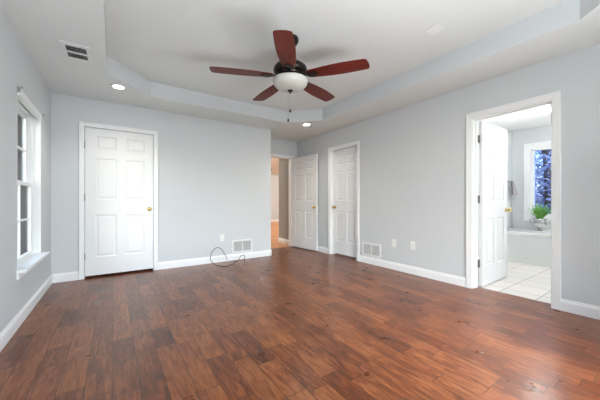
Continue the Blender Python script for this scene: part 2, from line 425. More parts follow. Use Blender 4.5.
# bathroom doorway
bm = bmesh.new()
casing(bm, (XR, 1.528, 0), (0, -1, 0), (-1, 0, 0), 0.721, 2.040, 0.066)
casing(bm, (XR+T, 1.528, 0), (0, -1, 0), (1, 0, 0), 0.721, 2.040, 0.066)
for a, b_ in ((1.520, 1.535), (0.80, 0.815)): box(bm, XR, XR+T, a, b_, 0, 2.045)
box(bm, XR, XR+T, 0.80, 1.535, 2.030, 2.047)
for a, b_ in ((1.508, 1.521), (0.814, 0.826)): box(bm, XR+0.055, XR+0.095, a, b_, 0, 2.031)
box(bm, XR+0.055, XR+0.095, 0.815, 1.52, 2.018, 2.031)
struct('trim_3', bm, M['trim'], 'white casing around the bathroom doorway', 'door frame')
# far doorway
bm = bmesh.new()
casing(bm, (2.588, YA, 0), (1, 0, 0), (0, -1, 0), 0.806, 2.040, 0.062)
box(bm, 2.573, 2.593, YA, YA+0.12, 0, 2.05); box(bm, 3.388, 3.403, YA, YA+0.12, 0, 2.05); box(bm, 2.573, 3.403, YA, YA+0.12, 2.036, 2.055)
struct('trim_4', bm, M['trim'], 'white casing around the far doorway to the hall', 'door frame')

# ------------------------------------------------------------------ six-panel doors
def door_bm(W, Ht, th=0.035, z0=0.012):
    """slab in local x (0..W from hinge), y centred, z"""
    bm = bmesh.new()
    st = 0.112*W/0.81+0.0; mid = 0.105*W/0.81
    pw = (W-2*st-mid)/2
    xs = [0, st, st+pw, st+pw+mid, W-st, W]
    k = (Ht-z0)/2.02
    zs = [z0, z0+0.245*k, z0+0.83*k, z0+1.04*k, z0+1.61*k, z0+1.73*k, z0+1.915*k, Ht]
    for side in (-1, 1):
        Y = side*th/2
        def V(x, z, d=0): return bm.verts.new((x, Y-side*d, z))
        for i in range(5):
            for j in range(7):
                x0, x1, za, zb = xs[i], xs[i+1], zs[j], zs[j+1]
                if i in (1, 3) and j in (1, 3, 5):
                    rings = []
                    for ins, d in ((0, 0), (0.010, 0.008), (0.020, 0.009), (0.042, 0.002)):
                        rings.append([V(x0+ins, za+ins, d), V(x1-ins, za+ins, d), V(x1-ins, zb-ins, d), V(x0+ins, zb-ins, d)])
                    for a, b_ in zip(rings, rings[1:]):
                        for q in range(4): bm.faces.new((a[q], a[(q+1) % 4], b_[(q+1) % 4], b_[q]))
                    bm.faces.new(rings[-1])
                else:
                    bm.faces.new((V(x0, za), V(x1, za), V(x1, zb), V(x0, zb)))
    h = th/2
    for q in (((0, -h, z0), (0, h, z0), (0, h, Ht), (0, -h, Ht)), ((W, -h, z0), (W, h, z0), (W, h, Ht), (W, -h, Ht)),
              ((0, -h, z0), (W, -h, z0), (W, h, z0), (0, h, z0)), ((0, -h, Ht), (W, -h, Ht), (W, h, Ht), (0, h, Ht))):
        bm.faces.new([bm.verts.new(p) for p in q])
    bmesh.ops.remove_doubles(bm, verts=bm.verts[:], dist=1e-5)
    return bm
def knob(parent, x, z, side, th=0.035):
    bm = bmesh.new()
    prof = [(0, 0), (0.030, 0), (0.031, 0.003), (0.026, 0.008), (0.012, 0.012), (0.010, 0.028), (0.018, 0.034), (0.0255, 0.044), (0.026, 0.052), (0.022, 0.060), (0.012, 0.065), (0, 0.066)]
    mt = Matrix.Translation((x, side*th/2, z)) @ Matrix.Rotation(-side*PI/2, 4, 'X')
    lathe(bm, prof, 20, mtx=mt)
    o = obj('knob', bm, M['brass'], parent, smooth=True); o['label'] = 'polished brass knob'; return o
def hinge(parent, x, y, z, m='hinge', leaf=None):
    bm = bmesh.new(); lathe(bm, [(0, -0.046), (0.006, -0.046), (0.006, 0.046), (0, 0.046)], 10, c=(x, y, z))
    for s in (-1, 1): lathe(bm, [(0, s*0.046), (0.004, s*0.047), (0.003, s*0.052), (0, s*0.053)], 10, c=(x, y, z))
    if leaf: box(bm, leaf[0], leaf[1], leaf[2], leaf[3], z-0.044, z+0.044)
    o = obj('hinge', bm, M[m], parent); o['label'] = 'small metal hinge'; return o

# wide shut door on the back wall: hinge left (x=-0.325), slab flush near the room face
d1 = obj('door_1', door_bm(0.812, 2.050, z0=0.032), M['door'])
d1.location = (-0.322, YB+0.020, 0); tag(d1, 'wide white six-panel door, shut, on the back wall', 'door', kind='structure')
knob(d1, 0.765, 0.930, -1); knob(d1, 0.765, 0.930, 1)
bm = bmesh.new(); box(bm, 0.8125, 0.8165, -0.0215, -0.0165, 0.90, 0.96); o = obj('strike_plate', bm, M['steel'], d1)
for z in (1.812, 1.10, 0.30): hinge(d1, -0.002, -0.026, z, 'steel')
# narrow shut door on the right wall, recessed, knob on the far side
d2 = obj('door_2', door_bm(0.692, 2.036, z0=0.032), M['door'])
d2.location = (XR+0.076, 3.414, 0); d2.rotation_euler = (0, 0, PI/2)
tag(d2, 'narrow white six-panel door, shut, on the right wall', 'door', kind='structure')
knob(d2, 0.628, 0.932, 1); knob(d2, 0.628, 0.932, -1)
# open entry door, hinged on the right side of the far doorway, swung back along the right wall
d3 = obj('door_3', door_bm(0.808, 2.035, z0=0.018), M['door'])
a = math.atan2(4.469-5.272, 3.483-3.382)
d3.location = (3.382+0.0175*math.cos(a+PI/2), 5.279, 0); d3.rotation_euler = (0, 0, a)
tag(d3, 'white six-panel door standing open beside the far doorway', 'door', kind='structure')
knob(d3, 0.748, 0.925, -1); knob(d3, 0.748, 0.925, 1)
for z in (1.80, 1.08, 0.28): hinge(d3, -0.004, 0.020, z)
# open bathroom door
d4 = obj('door_4', door_bm(0.745, 2.020, z0=0.014), M['door'])
d4.location = (3.695, 1.498, 0); d4.rotation_euler = (0, 0, math.radians(-0.5))
tag(d4, 'white six-panel door standing open into the bathroom', 'door', kind='structure')
knob(d4, 0.695, 0.930, -1); knob(d4, 0.695, 0.930, 1)
for z in (1.805, 1.07, 0.285): hinge(d4, -0.008, 0.012, z, 'hinge', leaf=(-0.055, -0.010, 0.0095, 0.0205))

# ------------------------------------------------------------------ windows
def window_x(name, x_in, y0, y1, z0, z1, label, sill=True, side=-1, glass='glass'):
    """double-hung window in a wall whose room face is at x_in; side=-1 : outdoors towards -x"""
    r = empty(name, (x_in, (y0+y1)/2, z0), label, 'window', kind='structure')
    yc = (y0+y1)/2; hw = (y1-y0)/2; hh = z1-z0; s = side
    def X(d): return s*d
    def bx(bm, d0, d1, a, b_, c_, d_, bev=0.0):
        lo_, hi_ = sorted((X(d0), X(d1))); box(bm, lo_, hi_, a, b_, c_, d_, bev)
    bm = bmesh.new()   # jamb liner and reveal
    bx(bm, 0.0, 0.168, -hw, -hw+0.012, 0, hh); bx(bm, 0.0, 0.168, hw-0.012, hw, 0, hh); bx(bm, 0.0, 0.168, -hw, hw, hh-0.012, hh); bx(bm, 0.06, 0.168, -hw, hw, 0, 0.02)
    for e in (-1, 1):
        a, b_ = sorted((e*(hw-0.012), e*(hw-0.030))); bx(bm, 0.062, 0.15, a, b_, 0.02, hh-0.012)
    bx(bm, 0.062, 0.15, -hw+0.012, hw-0.012, hh-0.040, hh-0.012)
    obj('window_frame', bm, M['trim'], r)
    midz = 0.768
    for (za, zb, d0, nm) in ((0.02, midz+0.018, 0.066, 'lower'), (midz-0.018, hh-0.04, 0.104, 'upper')):
        bm = bmesh.new(); w_ = 0.038; a, b_ = -hw+0.031, hw-0.031; d1 = d0+0.034
        bx(bm, d0, d1, a, a+w_, za, zb, 0.003); bx(bm, d0, d1, b_-w_, b_, za, zb, 0.003)
        bx(bm, d0, d1, a+w_, b_-w_, za, za+w_, 0.003); bx(bm, d0, d1, a+w_, b_-w_, zb-w_, zb, 0.003)
        sh = obj('sash', bm, M['trim'], r)
        bm = bmesh.new(); zc = (za+zb)/2
        bx(bm, d0+0.006, d1-0.006, -0.009, 0.009, za+w_, zb-w_); bx(bm, d0+0.007, d1-0.007, a+w_, b_-w_, zc-0.009, zc+0.009)
        obj('muntin', bm, M['trim'], sh)
        bm = bmesh.new(); bx(bm, d0+0.014, d0+0.018, a+w_-0.004, b_-w_+0.004, za+w_-0.004, zb-w_+0.004)
        obj('pane', bm, M[glass], sh)
    if sill:
        bm = bmesh.new(); lo_, hi_ = sorted((X(0.064), X(-0.001)))
        box(bm, lo_, hi_, -hw+0.001, hw-0.001, 0.0, 0.024)
        lo_, hi_ = sorted((X(-0.001), X(-0.066)))
        box(bm, lo_, hi_, -hw-0.045, hw+0.062, 0.0, 0.024, 0.004)
        lo_, hi_ = sorted((X(-0.001), X(-0.016)))
        box(bm, lo_, hi_, -hw-0.03, hw+0.045, -0.058, 0.0, 0.003)
        obj('window_sill', bm, M['trim'], r)
    return r
window_x('window_1', XL, *WIN, 'tall white double-hung window on the left wall')
# headrail of the raised blind
hr = empty('window_blind', (XL, 3.634, 1.93), 'white blind headrail across the top of the left window', 'blind')
bm = bmesh.new(); box(bm, -0.028, 0.016, -0.440, 0.436, 0.002, 0.062, 0.006); obj('headrail', bm, M['trim'], hr)
for e in (-1, 1):
    bm = bmesh.new(); y = e*0.443
    box(bm, -0.030, 0.020, y-0.002, y+0.002, 0.020, 0.066); box(bm, -0.030, 0.036, min(y, y-e*0.02), max(y, y-e*0.02), 0.064, 0.068)
    o = obj('bracket', bm, M['steel'], hr); o['label'] = 'dull metal end bracket'
# bathroom window
r = empty('window_3', (BW, (BWIN[0]+BWIN[1])/2, BWIN[2]), 'white-framed picture window above the bathtub', 'window', kind='structure')
hw = (BWIN[1]-BWIN[0])/2; hh = BWIN[3]-BWIN[2]
bm = bmesh.new()
for a, b_, c_, d_ in ((-hw-0.11, -hw+0.0, -0.11, hh+0.11), (hw-0.0, hw+0.11, -0.11, hh+0.11), (-hw, hw, hh, hh+0.11), (-hw, hw, -0.11, 0)):
    box(bm, -0.02, 0.0, a, b_, c_, d_, 0.004)
obj('window_casing', bm, M['trim'], r)
bm = bmesh.new()
for a, b_, c_, d_ in ((-hw, -hw+0.035, 0, hh), (hw-0.035, hw, 0, hh), (-hw, hw, hh-0.035, hh), (-hw, hw, 0, 0.035)):
    box(bm, 0.001, 0.10, a, b_, c_, d_, 0.003)
obj('window_frame', bm, M['trim'], r)
bm = bmesh.new(); box(bm, 0.055, 0.06, -hw+0.03, hw-0.03, 0.031, hh-0.031); obj('pane', bm, M['bathglass'], r)
# unseen window behind the viewer, added to let the front fill light in
for k, (a, b_) in enumerate(((0.9, 2.5),)):
    r = empty('window_added', ((a+b_)/2, YF, 0.4), 'unseen window added in the front wall to admit fill light', 'window', kind='structure')
    hw = (b_-a)/2
    bm = bmesh.new()
    for x0, x1, z0, z1 in ((-hw, -hw+0.05, 0, 1.8), (hw-0.05, hw, 0, 1.8), (-hw, hw, 1.75, 1.8), (-hw, hw, 0, 0.05), (-0.02, 0.02, 0.05, 1.75), (-hw, hw, 0.88, 0.92)):
        box(bm, x0, x1, -0.09, -0.04, z0, z1)
    obj('window_frame', bm, M['trim'], r)
    bm = bmesh.new(); box(bm, -hw+0.04, hw-0.04, -0.068, -0.064, 0.04, 1.76); obj('pane', bm, M['glass'], r)

# ------------------------------------------------------------------ ceiling fan
FX, FY = 1.426, 2.254
fan = empty('ceiling_fan', (FX, FY, TZ), 'five-blade ceiling fan with red cherry blades and frosted bowl light', 'ceiling fan')
def Z(z): return z-TZ
bm = bmesh.new(); lathe(bm, [(0, 0), (0.078, 0), (0.082, -0.012), (0.080, -0.035), (0.066, -0.058), (0.040, -0.074), (0.018, -0.080), (0, -0.080)], 32)
o = obj('canopy', bm, M['bronze'], fan, smooth=True)
bm = bmesh.new(); lathe(bm, [(0, -0.07), (0.0125, -0.07), (0.0125, Z(2.40)), (0.024, Z(2.40)), (0.026, Z(2.385)), (0, Z(2.385))], 16)
obj('downrod', bm, M['bronze'], fan, smooth=True)
bm = bmesh.new()
lathe(bm, [(0, Z(2.398)), (0.050, Z(2.397)), (0.095, Z(2.385)), (0.108, Z(2.375)), (0.135, Z(2.370)), (0.158, Z(2.350)), (0.166, Z(2.325)), (0.162, Z(2.300)), (0.150, Z(2.288)),
           (0.128, Z(2.280)), (0.122, Z(2.268)), (0.10, Z(2.262)), (0.06, Z(2.258)), (0, Z(2.258))], 40)
autosmooth(obj('motor_housing', bm, M['bronze'], fan), 40)
bm = bmesh.new(); lathe(bm, [(0, Z(2.259)), (0.085, Z(2.259)), (0.088, Z(2.240)), (0.125, Z(2.236)), (0.166, Z(2.234)), (0.168, Z(2.224)), (0.15, Z(2.222)), (0, Z(2.222))], 40)
autosmooth(obj('light_fitter', bm, M['bronze'], fan), 40)
bm = bmesh.new(); pr = [(0.172, Z(2.226)), (0.174, Z(2.220))]
for k in range(1, 13):
    t = k/12*PI/2; pr.append((0.172*math.cos(t)**0.85 if k < 12 else 0, Z(2.220)-0.090*math.sin(t)))
pr = [(0, Z(2.2255))]+pr
lathe(bm, pr, 48); autosmooth(obj('light_bowl', bm, M['frost'], fan), 50)
bm = bmesh.new(); lathe(bm, [(0, Z(2.133)), (0.026, Z(2.132)), (0.027, Z(2.126)), (0.016, Z(2.118)), (0.009, Z(2.110)), (0.010, Z(2.104)), (0.005, Z(2.096)), (0, Z(2.094))], 20)
obj('finial', bm, M['bronze'], fan, smooth=True)
# two pull chains, side by side across the view
rx, ry = math.cos(0.5997), -math.sin(0.5997)
for off, zb in ((-0.020, 1.822), (-0.001, 1.915)):
    cx_, cy_ = rx*off, ry*off
    bm = bmesh.new(); n = 60
    top = Z(2.125)
    tube(bm, [(cx_, cy_, top), (cx_, cy_, Z(zb+0.03))], 0.0011, 6)
    z = top
    while z > Z(zb+0.03):
        bmesh.ops.create_icosphere(bm, subdivisions=1, radius=0.0018, matrix=Matrix.Translation((cx_, cy_, z))); z -= 0.008
    chn = obj('pull_chain', bm, M['steel'], fan)
    bm = bmesh.new(); lathe(bm, [(0, 0.034), (0.003, 0.033), (0.0085, 0.024), (0.010, 0.012), (0.0085, 0.002), (0, 0)], 14, c=(cx_, cy_, Z(zb)))
    o = obj('fob', bm, M['bronze'], chn, smooth=True); o['label'] = 'dark teardrop pull'
# blades
def blade_mesh():
    bm = bmesh.new()
    N_ = 30; r0, r1 = 0.175, 0.755; th = 0.007
    outl = []
    def hwid(t):   # half width along the blade 0..1
        return 0.052+0.030*math.sin(min(1, t/0.62)*PI/2)-0.012*max(0, (t-0.55)/0.45)**1.5
    L_, R_ = [], []
    for k in range(N_+1):
        t = k/N_
        h = hwid(t)
        if t < 0.05: h *= math.sqrt(max(0, 1-((0.05-t)/0.05)**2))*0.35+0.65
        x = r0+(r1-r0)*t
        L_.append([x, h]); R_.append([x, -h])
    # slanted, rounded tip
    def tipfix(P, s):
        P[-1][0] -= 0.010 if s > 0 else 0.026; P[-1][1] *= 0.93
        P[-2][0] -= 0.004 if s > 0 else 0.019
    tipfix(L_, 1); tipfix(R_, -1)
    pts = L_+[[r1-0.004, L_[-1][1]*0.8], [r1-0.002, 0.02], [r1-0.008, -0.02], [r1-0.018, R_[-1][1]*0.85]]+R_[::-1]
    tan = math.tan(math.radians(7.5))
    top = [bm.verts.new((x, y, -y*tan+th/2)) for x, y in pts]; bot = [bm.verts.new((x, y, -y*tan-th/2)) for x, y in pts]
    bm.faces.new(top); bm.faces.new(bot[::-1])
    n = len(pts)
    for k in range(n): bm.faces.new((top[k], bot[k], bot[(k+1) % n], top[(k+1) % n]))
    return bm
def bracket_mesh():
    bm = bmesh.new(); tan = math.tan(math.radians(7.5)); th = 0.004
    out = [(0.105, 0.018), (0.15, 0.014), (0.185, 0.020), (0.215, 0.040), (0.245, 0.044), (0.262, 0.030), (0.268, 0.012), (0.285, 0.008), (0.290, 0)]
    pts = out+[(x, -y) for x, y in out[-2::-1]]
    def zz(x, y):
        k = min(1, max(0, (x-0.11)/0.07)); return (-y*tan-0.0075)*k+(0.012)*(1-k)
    top = [bm.verts.new((x, y, zz(x, y)+th/2)) for x, y in pts]; bot = [bm.verts.new((x, y, zz(x, y)-th*1.2)) for x, y in pts]
    bmesh.ops.triangle_fill(bm, edges=[bm.edges.new((top[k], top[(k+1) % len(top)])) for k in range(len(top))])
    bmesh.ops.triangle_fill(bm, edges=[bm.edges.new((bot[k], bot[(k+1) % len(bot)])) for k in range(len(bot))])
    for k in range(len(pts)): bm.faces.new((top[k], bot[k], bot[(k+1) % len(pts)], top[(k+1) % len(pts)]))
    for x, y in ((0.225, 0.022), (0.225, -0.022), (0.262, 0.0)):
        lathe(bm, [(0, -0.0045), (0.006, -0.004), (0.006, 0.0)], 10, c=(x, y, zz(x, y)-th*1.2))
    return bm
b0 = obj('fan_blade', blade_mesh(), M['blade'], fan); b0['label'] = 'dark red cherry wood blade'
k0 = obj('blade_bracket', bracket_mesh(), M['bronze'], b0)
for k in range(5):
    b_ = b0 if k == 0 else b0.copy()
    if k:
        COL.objects.link(b_); b_.parent = fan
        q = k0.copy(); COL.objects.link(q); q.parent = b_
    b_.location = (0, 0, Z(2.262)); b_.rotation_euler = (0, math.radians((1.2, 0, 0, 0, 1.8)[k]), math.radians(233.4+72*k))

# ------------------------------------------------------------------ ceiling fixtures
def can_light(x, y, label, power):
    r = empty('recessed_light', (x, y, H), label, 'ceiling light', group='recessed lights in the ceiling border')
    bm = bmesh.new(); lathe(bm, [(0.056, -0.001), (0.060, -0.006), (0.078, -0.005), (0.082, 0.0), (0.056, 0.0)], 32); obj('trim_ring', bm, M['metalwhite'], r, smooth=True)
    bm = bmesh.new(); lathe(bm, [(0, -0.004), (0.057, -0.004), (0.057, -0.001), (0, -0.001)], 32); obj('lamp_lens', bm, M['bulb'], r)
    d = bpy.data.lights.new('recessed_lamp', 'SPOT'); d.energy = power; d.spot_size = math.radians(130); d.spot_blend = 0.8; d.shadow_soft_size = 0.05; d.color = (1, 0.95, 0.88)
    l = bpy.data.objects.new('recessed_lamp', d); COL.objects.link(l); l.parent = r; l.location = (0, 0, -0.03)
can_light(0.045, 3.985, 'lit recessed ceiling light nearest the wide door', 9)
can_light(2.885, 4.010, 'lit recessed ceiling light nearest the open entry door', 9)

# supply register in the ceiling border
v = empty('ceiling_vent', (-0.285, 3.28, H), 'white ceiling register with dark slots above the left window', 'air vent')
bm = bmesh.new(); zf = -0.006
fx, fy = 0.105, 0.160
for x0, x1, y0, y1 in ((-fx, -0.075, -fy, fy), (0.075, fx, -fy, fy), (-0.075, 0.075, -fy, -0.112), (-0.075, 0.075, 0.130, fy), (-0.075, 0.075, 0.000, 0.030)):
    box(bm, x0, x1, y0, y1, zf, 0, 0.0)
obj('frame', bm, M['metalwhite'], v)
bm = bmesh.new(); box(bm, -0.078, 0.078, -0.115, 0.133, -0.0012, -0.0002); obj('duct_shade_sheet', bm, M['duct'], v)  # flat dark sheet stands in for the shade inside the duct
for (y0, y1) in ((-0.112, 0.0), (0.03, 0.130)):
    for k in range(12):
        x = -0.075+0.15*(k+0.5)/12
        bm = bmesh.new(); box(bm, -0.0018, 0.0018, y0, y1, -0.0045, 0.0015, mtx=Matrix.Translation((x, 0, -0.0015)) @ Matrix.Rotation(0.35, 4, 'Y'))
        o = obj('louver', bm, M['steel'], v); o['label'] = 'thin grey louver'
# blank plate / detector on the tray
bm = bmesh.new(); box(bm, -0.062, 0.062, -0.062, 0.062, -0.010, 0, 0.004); 
o = obj('ceiling_plate', bm, M['plastic']); o.location = (2.455, 1.375, TZ); tag(o, 'small square white cover plate on the raised ceiling', 'cover plate')

# ------------------------------------------------------------------ wall fixtures
def grille(name, loc, rz, wd, ht, label):
    """return-air grille on a wall; local x along the wall, -y out of the wall"""
    r = empty(name, loc, label, 'air vent', rz=rz)
    b_ = 0.028
    bm = bmesh.new()
    for x0, x1, z0, z1 in ((-wd/2, -wd/2+b_, 0, ht), (wd/2-b_, wd/2, 0, ht), (-wd/2+b_, wd/2-b_, 0, b_), (-wd/2+b_, wd/2-b_, ht-b_, ht), (-0.008, 0.008, b_, ht-b_)):
        box(bm, x0, x1, -0.010, 0, z0, z1, 0.0)
    obj('frame', bm, M['metalwhite'], r)
    bm = bmesh.new(); box(bm, -wd/2+b_, wd/2-b_, -0.0015, -0.0003, b_, ht-b_); obj('duct_shade_sheet', bm, M['ductgrey'], r)  # grey sheet on the wall face, painted as shade behind the louvers
    nl = 14
    for sx in (-1, 1):
        xa, xb = sorted((sx*0.008, sx*(wd/2-b_)))
        for k in range(nl):
            z = b_+(ht-2*b_)*(k+0.5)/nl
            bm = bmesh.new(); box(bm, xa, xb, -0.0035, 0.0035, -0.0008, 0.0008, mtx=Matrix.Translation((0, -0.0055, z)) @ Matrix.Rotation(0.75, 4, 'X'))
            obj('louver', bm, M['metalwhite'], r)
    for x in (-wd/2+0.014, wd/2-0.014):
        bm = bmesh.new(); lathe(bm, [(0, 0.0), (0.005, 0.0), (0.004, 0.0015), (0, 0.002)], 10, mtx=Matrix.Translation((x, -0.010, ht/2)) @ Matrix.Rotation(PI/2, 4, 'X')); obj('screw', bm, M['steel'], r)
    return r
grille('return_air_grille', (1.924, YB, 0.125), 0, 0.385, 0.232, 'white return-air grille on the back wall right of the outlet')
grille('return_air_grille', (XR, 3.075, 0.128), -PI/2, 0.400, 0.222, 'white return-air grille on the right wall beside the narrow door')
def plate(name, loc, rz, kind, label):
    r = empty(name, loc, label, 'wall plate', rz=rz)
    bm = bmesh.new(); box(bm, -0.037, 0.037, -0.006, 0, -0.060, 0.060, 0.003); obj('cover_plate', bm, M['plastic'], r)
    if kind == 'outlet':
        for s in (-1, 1):
            bm = bmesh.new(); box(bm, -0.016, 0.016, -0.0085, -0.006, s*0.0235-0.0135, s*0.0235+0.0135, 0.002); rc = obj('receptacle', bm, M['plastic'], r)
            bm = bmesh.new()
            box(bm, -0.0085, -0.0065, -0.0090, -0.0083, s*0.0235-0.001, s*0.0235+0.008); box(bm, 0.0065, 0.0085, -0.0090, -0.0083, s*0.0235-0.001, s*0.0235+0.008)
            box(bm, -0.002, 0.002, -0.0090, -0.0083, s*0.0235-0.009, s*0.0235-0.005); obj('slot', bm, M['black'], rc)
    elif kind == 'jack':
        bm = bmesh.new(); lathe(bm, [(0, 0), (0.0075, 0), (0.0075, 0.004), (0.005, 0.008), (0, 0.008)], 12, mtx=Matrix.Translation((0, -0.006, -0.002)) @ Matrix.Rotation(PI/2, 4, 'X'))
        obj('jack', bm, M['steel'], r)
    for s in ((-1, 1) if kind != 'outlet' else (0,)):
        bm = bmesh.new(); lathe(bm, [(0, 0), (0.0035, 0), (0.003, 0.001), (0, 0.0013)], 10, mtx=Matrix.Translation((0, -0.006, s*0.042)) @ Matrix.Rotation(PI/2, 4, 'X')); obj('screw', bm, M['plastic'], r)
    return r
plate('electrical_outlet', (1.550, YB, 0.413), 0, 'outlet', 'white duplex outlet on the back wall above the cable coil')
plate('blank_wall_plate', (XR, 2.632, 0.405), -PI/2, 'blank', 'blank white wall plate on the right wall nearer the grille')
plate('cable_wall_plate', (XR, 2.312, 0.412), -PI/2, 'jack', 'white wall plate with a dark centre jack on the right wall, nearer the bathroom')

# ------------------------------------------------------------------ cable coil on the floor
def cp(u, v_, f=272.18, cy=201.686, h=1.0408, yaw=0.59972):
    s, c_ = math.sin(yaw), math.cos(yaw); a_ = (u-300)/f
    return Vector((s+c_*a_, c_-s*a_, (cy-v_)/f)), Vector((0, 0, h))
px = [(227.3, 259.8), (226.4, 257.2), (224.7, 254.0), (221.3, 249.2), (217.7, 247.5), (213.7, 249.8), (211, 255), (210.9, 260.5), (216.2, 265.2), (224.8, 266.3), (230.8, 264.8), (237.5, 261),
      (239.5, 258.3), (240.7, 256.1), (242.8, 255.0), (244.6, 256.2), (244.6, 258.2), (242.6, 259.9), (239.0, 260.3), (234.0, 261.8)]
def leanpt(u, v_):
    d, o_ = cp(u, v_)
    # leaning plane y = 4.40 + 0.9*z ; floor when below it
    t = (4.36-o_.y+0.75*o_.z)/(d.y-0.75*d.z)
    p_ = o_+d*t
    if p_.z < 0.0045: p_ = o_+d*((0.0045-o_.z)/d.z)
    p_.y = min(p_.y, YB-0.022)
    return p_
bm = bmesh.new(); tube(bm, catmull([leanpt(*q) for q in px], 6), 0.0048, 8)
d_, o_ = cp(244.5, 258.6)
cable = obj('cable', bm, M['black'], smooth=True)
tag(cable, 'thin black cable coiled on the floor against the back wall', 'cable')
bm = bmesh.new(); tail = [leanpt(244.5, 258.4), leanpt(244.9, 260.5), leanpt(244.9, 263.0), leanpt(244.6, 265.2)]
tube(bm, catmull(tail, 5), 0.0042, 8); o = obj('cable_end', bm, M['black'], cable); o['label'] = 'loose end of the cable'

# ------------------------------------------------------------------ bathroom
tub = empty('bathtub', (5.68, 0.8, 0), 'white built-in bathtub with a wide deck under the bathroom window', 'bathtub')
tub_x0, tub_x1, tub_y0, tub_y1, dz = 0.0, BW-5.68-0.002, -1.35, BN-0.8-0.002, 0.525
bm = bmesh.new()   # deck with an oval basin
cxb, cyb, ax, ay = 0.45, -0.35, 0.30, 0.72
ns = 48
outer, inner = [], []
per = []
for k in range(ns):
    t = 2*PI*k/ns; c_, s_ = math.cos(t), math.sin(t)
    inner.append(bm.verts.new((cxb+ax*c_, cyb+ay*s_, dz)))
    # project to rectangle
    kx = ((tub_x1-cxb) if c_ > 0 else (cxb-(tub_x0-0.015)))/max(1e-6, abs(c_)); ky = ((tub_y1-cyb) if s_ > 0 else (cyb-tub_y0))/max(1e-6, abs(s_))
    q = min(kx, ky); outer.append((cxb+q*c_, cyb+q*s_))
ov = [bm.verts.new((x, y, dz)) for x, y in outer]; ol = [bm.verts.new((x, y, dz-0.045)) for x, y in outer]
rings = [inner]
for f_, z in ((0.97, dz-0.02), (0.90, dz-0.18), (0.82, dz-0.33), (0.62, dz-0.40), (0.2, dz-0.41)):
    rings.append([bm.verts.new((cxb+ax*f_*math.cos(2*PI*k/ns), cyb+ay*f_*math.sin(2*PI*k/ns), z)) for k in range(ns)])
for k in range(ns):
    k2 = (k+1) % ns
    bm.faces.new((ov[k], ov[k2], inner[k2], inner[k])); bm.faces.new((ov[k], ov[k2], ol[k2], ol[k]))
    for a_, b_ in zip(rings, rings[1:]): bm.faces.new((a_[k], a_[k2], b_[k2], b_[k]))
bm.faces.new(rings[-1])
autosmooth(obj('tub_deck', bm, M['tub'], tub), 30)
bm = bmesh.new(); box(bm, 0.0, 0.03, tub_y0, tub_y1, 0, dz-0.044); o = obj('apron', bm, M['apron'], tub); o['label'] = 'pale flat front panel'

# plant in a silver urn
PX, PY = 6.20, 1.575
pl = empty('potted_plant', (PX, PY, dz), 'green spiky plant in a silver footed urn on the tub deck', 'potted plant')
bm = bmesh.new(); lathe(bm, [(0, 0), (0.062, 0), (0.064, 0.008), (0.040, 0.016), (0.018, 0.030), (0.016, 0.045), (0.035, 0.058), (0.070, 0.085), (0.088, 0.125), (0.090, 0.165), (0.082, 0.200), (0.092, 0.212), (0.090, 0.217), (0.078, 0.203), (0.0, 0.190)], 28)
for e in (-1, 1):
    tube(bm, catmull([(0, e*0.086, 0.185), (0, e*0.125, 0.195), (0, e*0.135, 0.160), (0, e*0.115, 0.120), (0, e*0.082, 0.110)], 5), 0.006, 8)
autosmooth(obj('urn', bm, M['chrome'], pl), 40)
bm = bmesh.new(); lathe(bm, [(0, 0.204), (0.077, 0.200), (0.077, 0.192), (0, 0.192)], 20); obj('soil', bm, M['soil'], pl)
def leaves(seed, n, m, name, rmin, rmax):
    random.seed(seed); bm = bmesh.new()
    for k in range(n):
        a_ = random.uniform(0, 2*PI); Ln = random.uniform(rmin, rmax); lean = random.uniform(0.15, 1.0); w_ = random.uniform(0.005, 0.010)
        st_ = Vector((random.uniform(-.03, .03), random.uniform(-.03, .03), 0.198)); d = Vector((math.cos(a_), math.sin(a_), 0)); sd = Vector((-d.y, d.x, 0))
        prev = None
        for j in range(8):
            t = j/7; p_ = st_+d*(Ln*lean*t*(0.6+0.4*t))+Vector((0, 0, Ln*(t-0.55*lean*t*t)))
            ww = w_*math.sin(PI*(0.12+0.88*t))+0.0008
            cur = [bm.verts.new(p_-sd*ww), bm.verts.new(p_+Vector((0, 0, -0.3*ww))), bm.verts.new(p_+sd*ww)]
            if prev:
                bm.faces.new((prev[0], prev[1], cur[1], cur[0])); bm.faces.new((prev[1], prev[2], cur[2], cur[1]))
            prev = cur
    return obj(name, bm, m, pl)
o = leaves(3, 70, M['leaf'], 'foliage', 0.20, 0.36); o['label'] = 'dark green narrow leaves'
o = leaves(9, 45, M['leaf2'], 'foliage', 0.20, 0.42); o['label'] = 'bright green arching leaves'

# towel on a ring
tw = empty('towel_ring', (6.28, BN, 1.43), 'small metal towel ring on the bathroom wall beside the window', 'towel ring')
bm = bmesh.new(); lathe(bm, [(0, 0), (0.022, 0), (0.020, 0.006), (0.008, 0.010), (0.008, 0.045), (0, 0.045)], 16, mtx=Matrix.Rotation(PI/2, 4, 'X')); obj('mount', bm, M['chrome'], tw, smooth=True)
bm = bmesh.new(); tube(bm, [(0.07*math.sin(2*PI*k/24), -0.042, -0.07+0.07*math.cos(2*PI*k/24)) for k in range(25)], 0.004, 8); obj('ring', bm, M['chrome'], tw, smooth=True)
bm = bmesh.new()
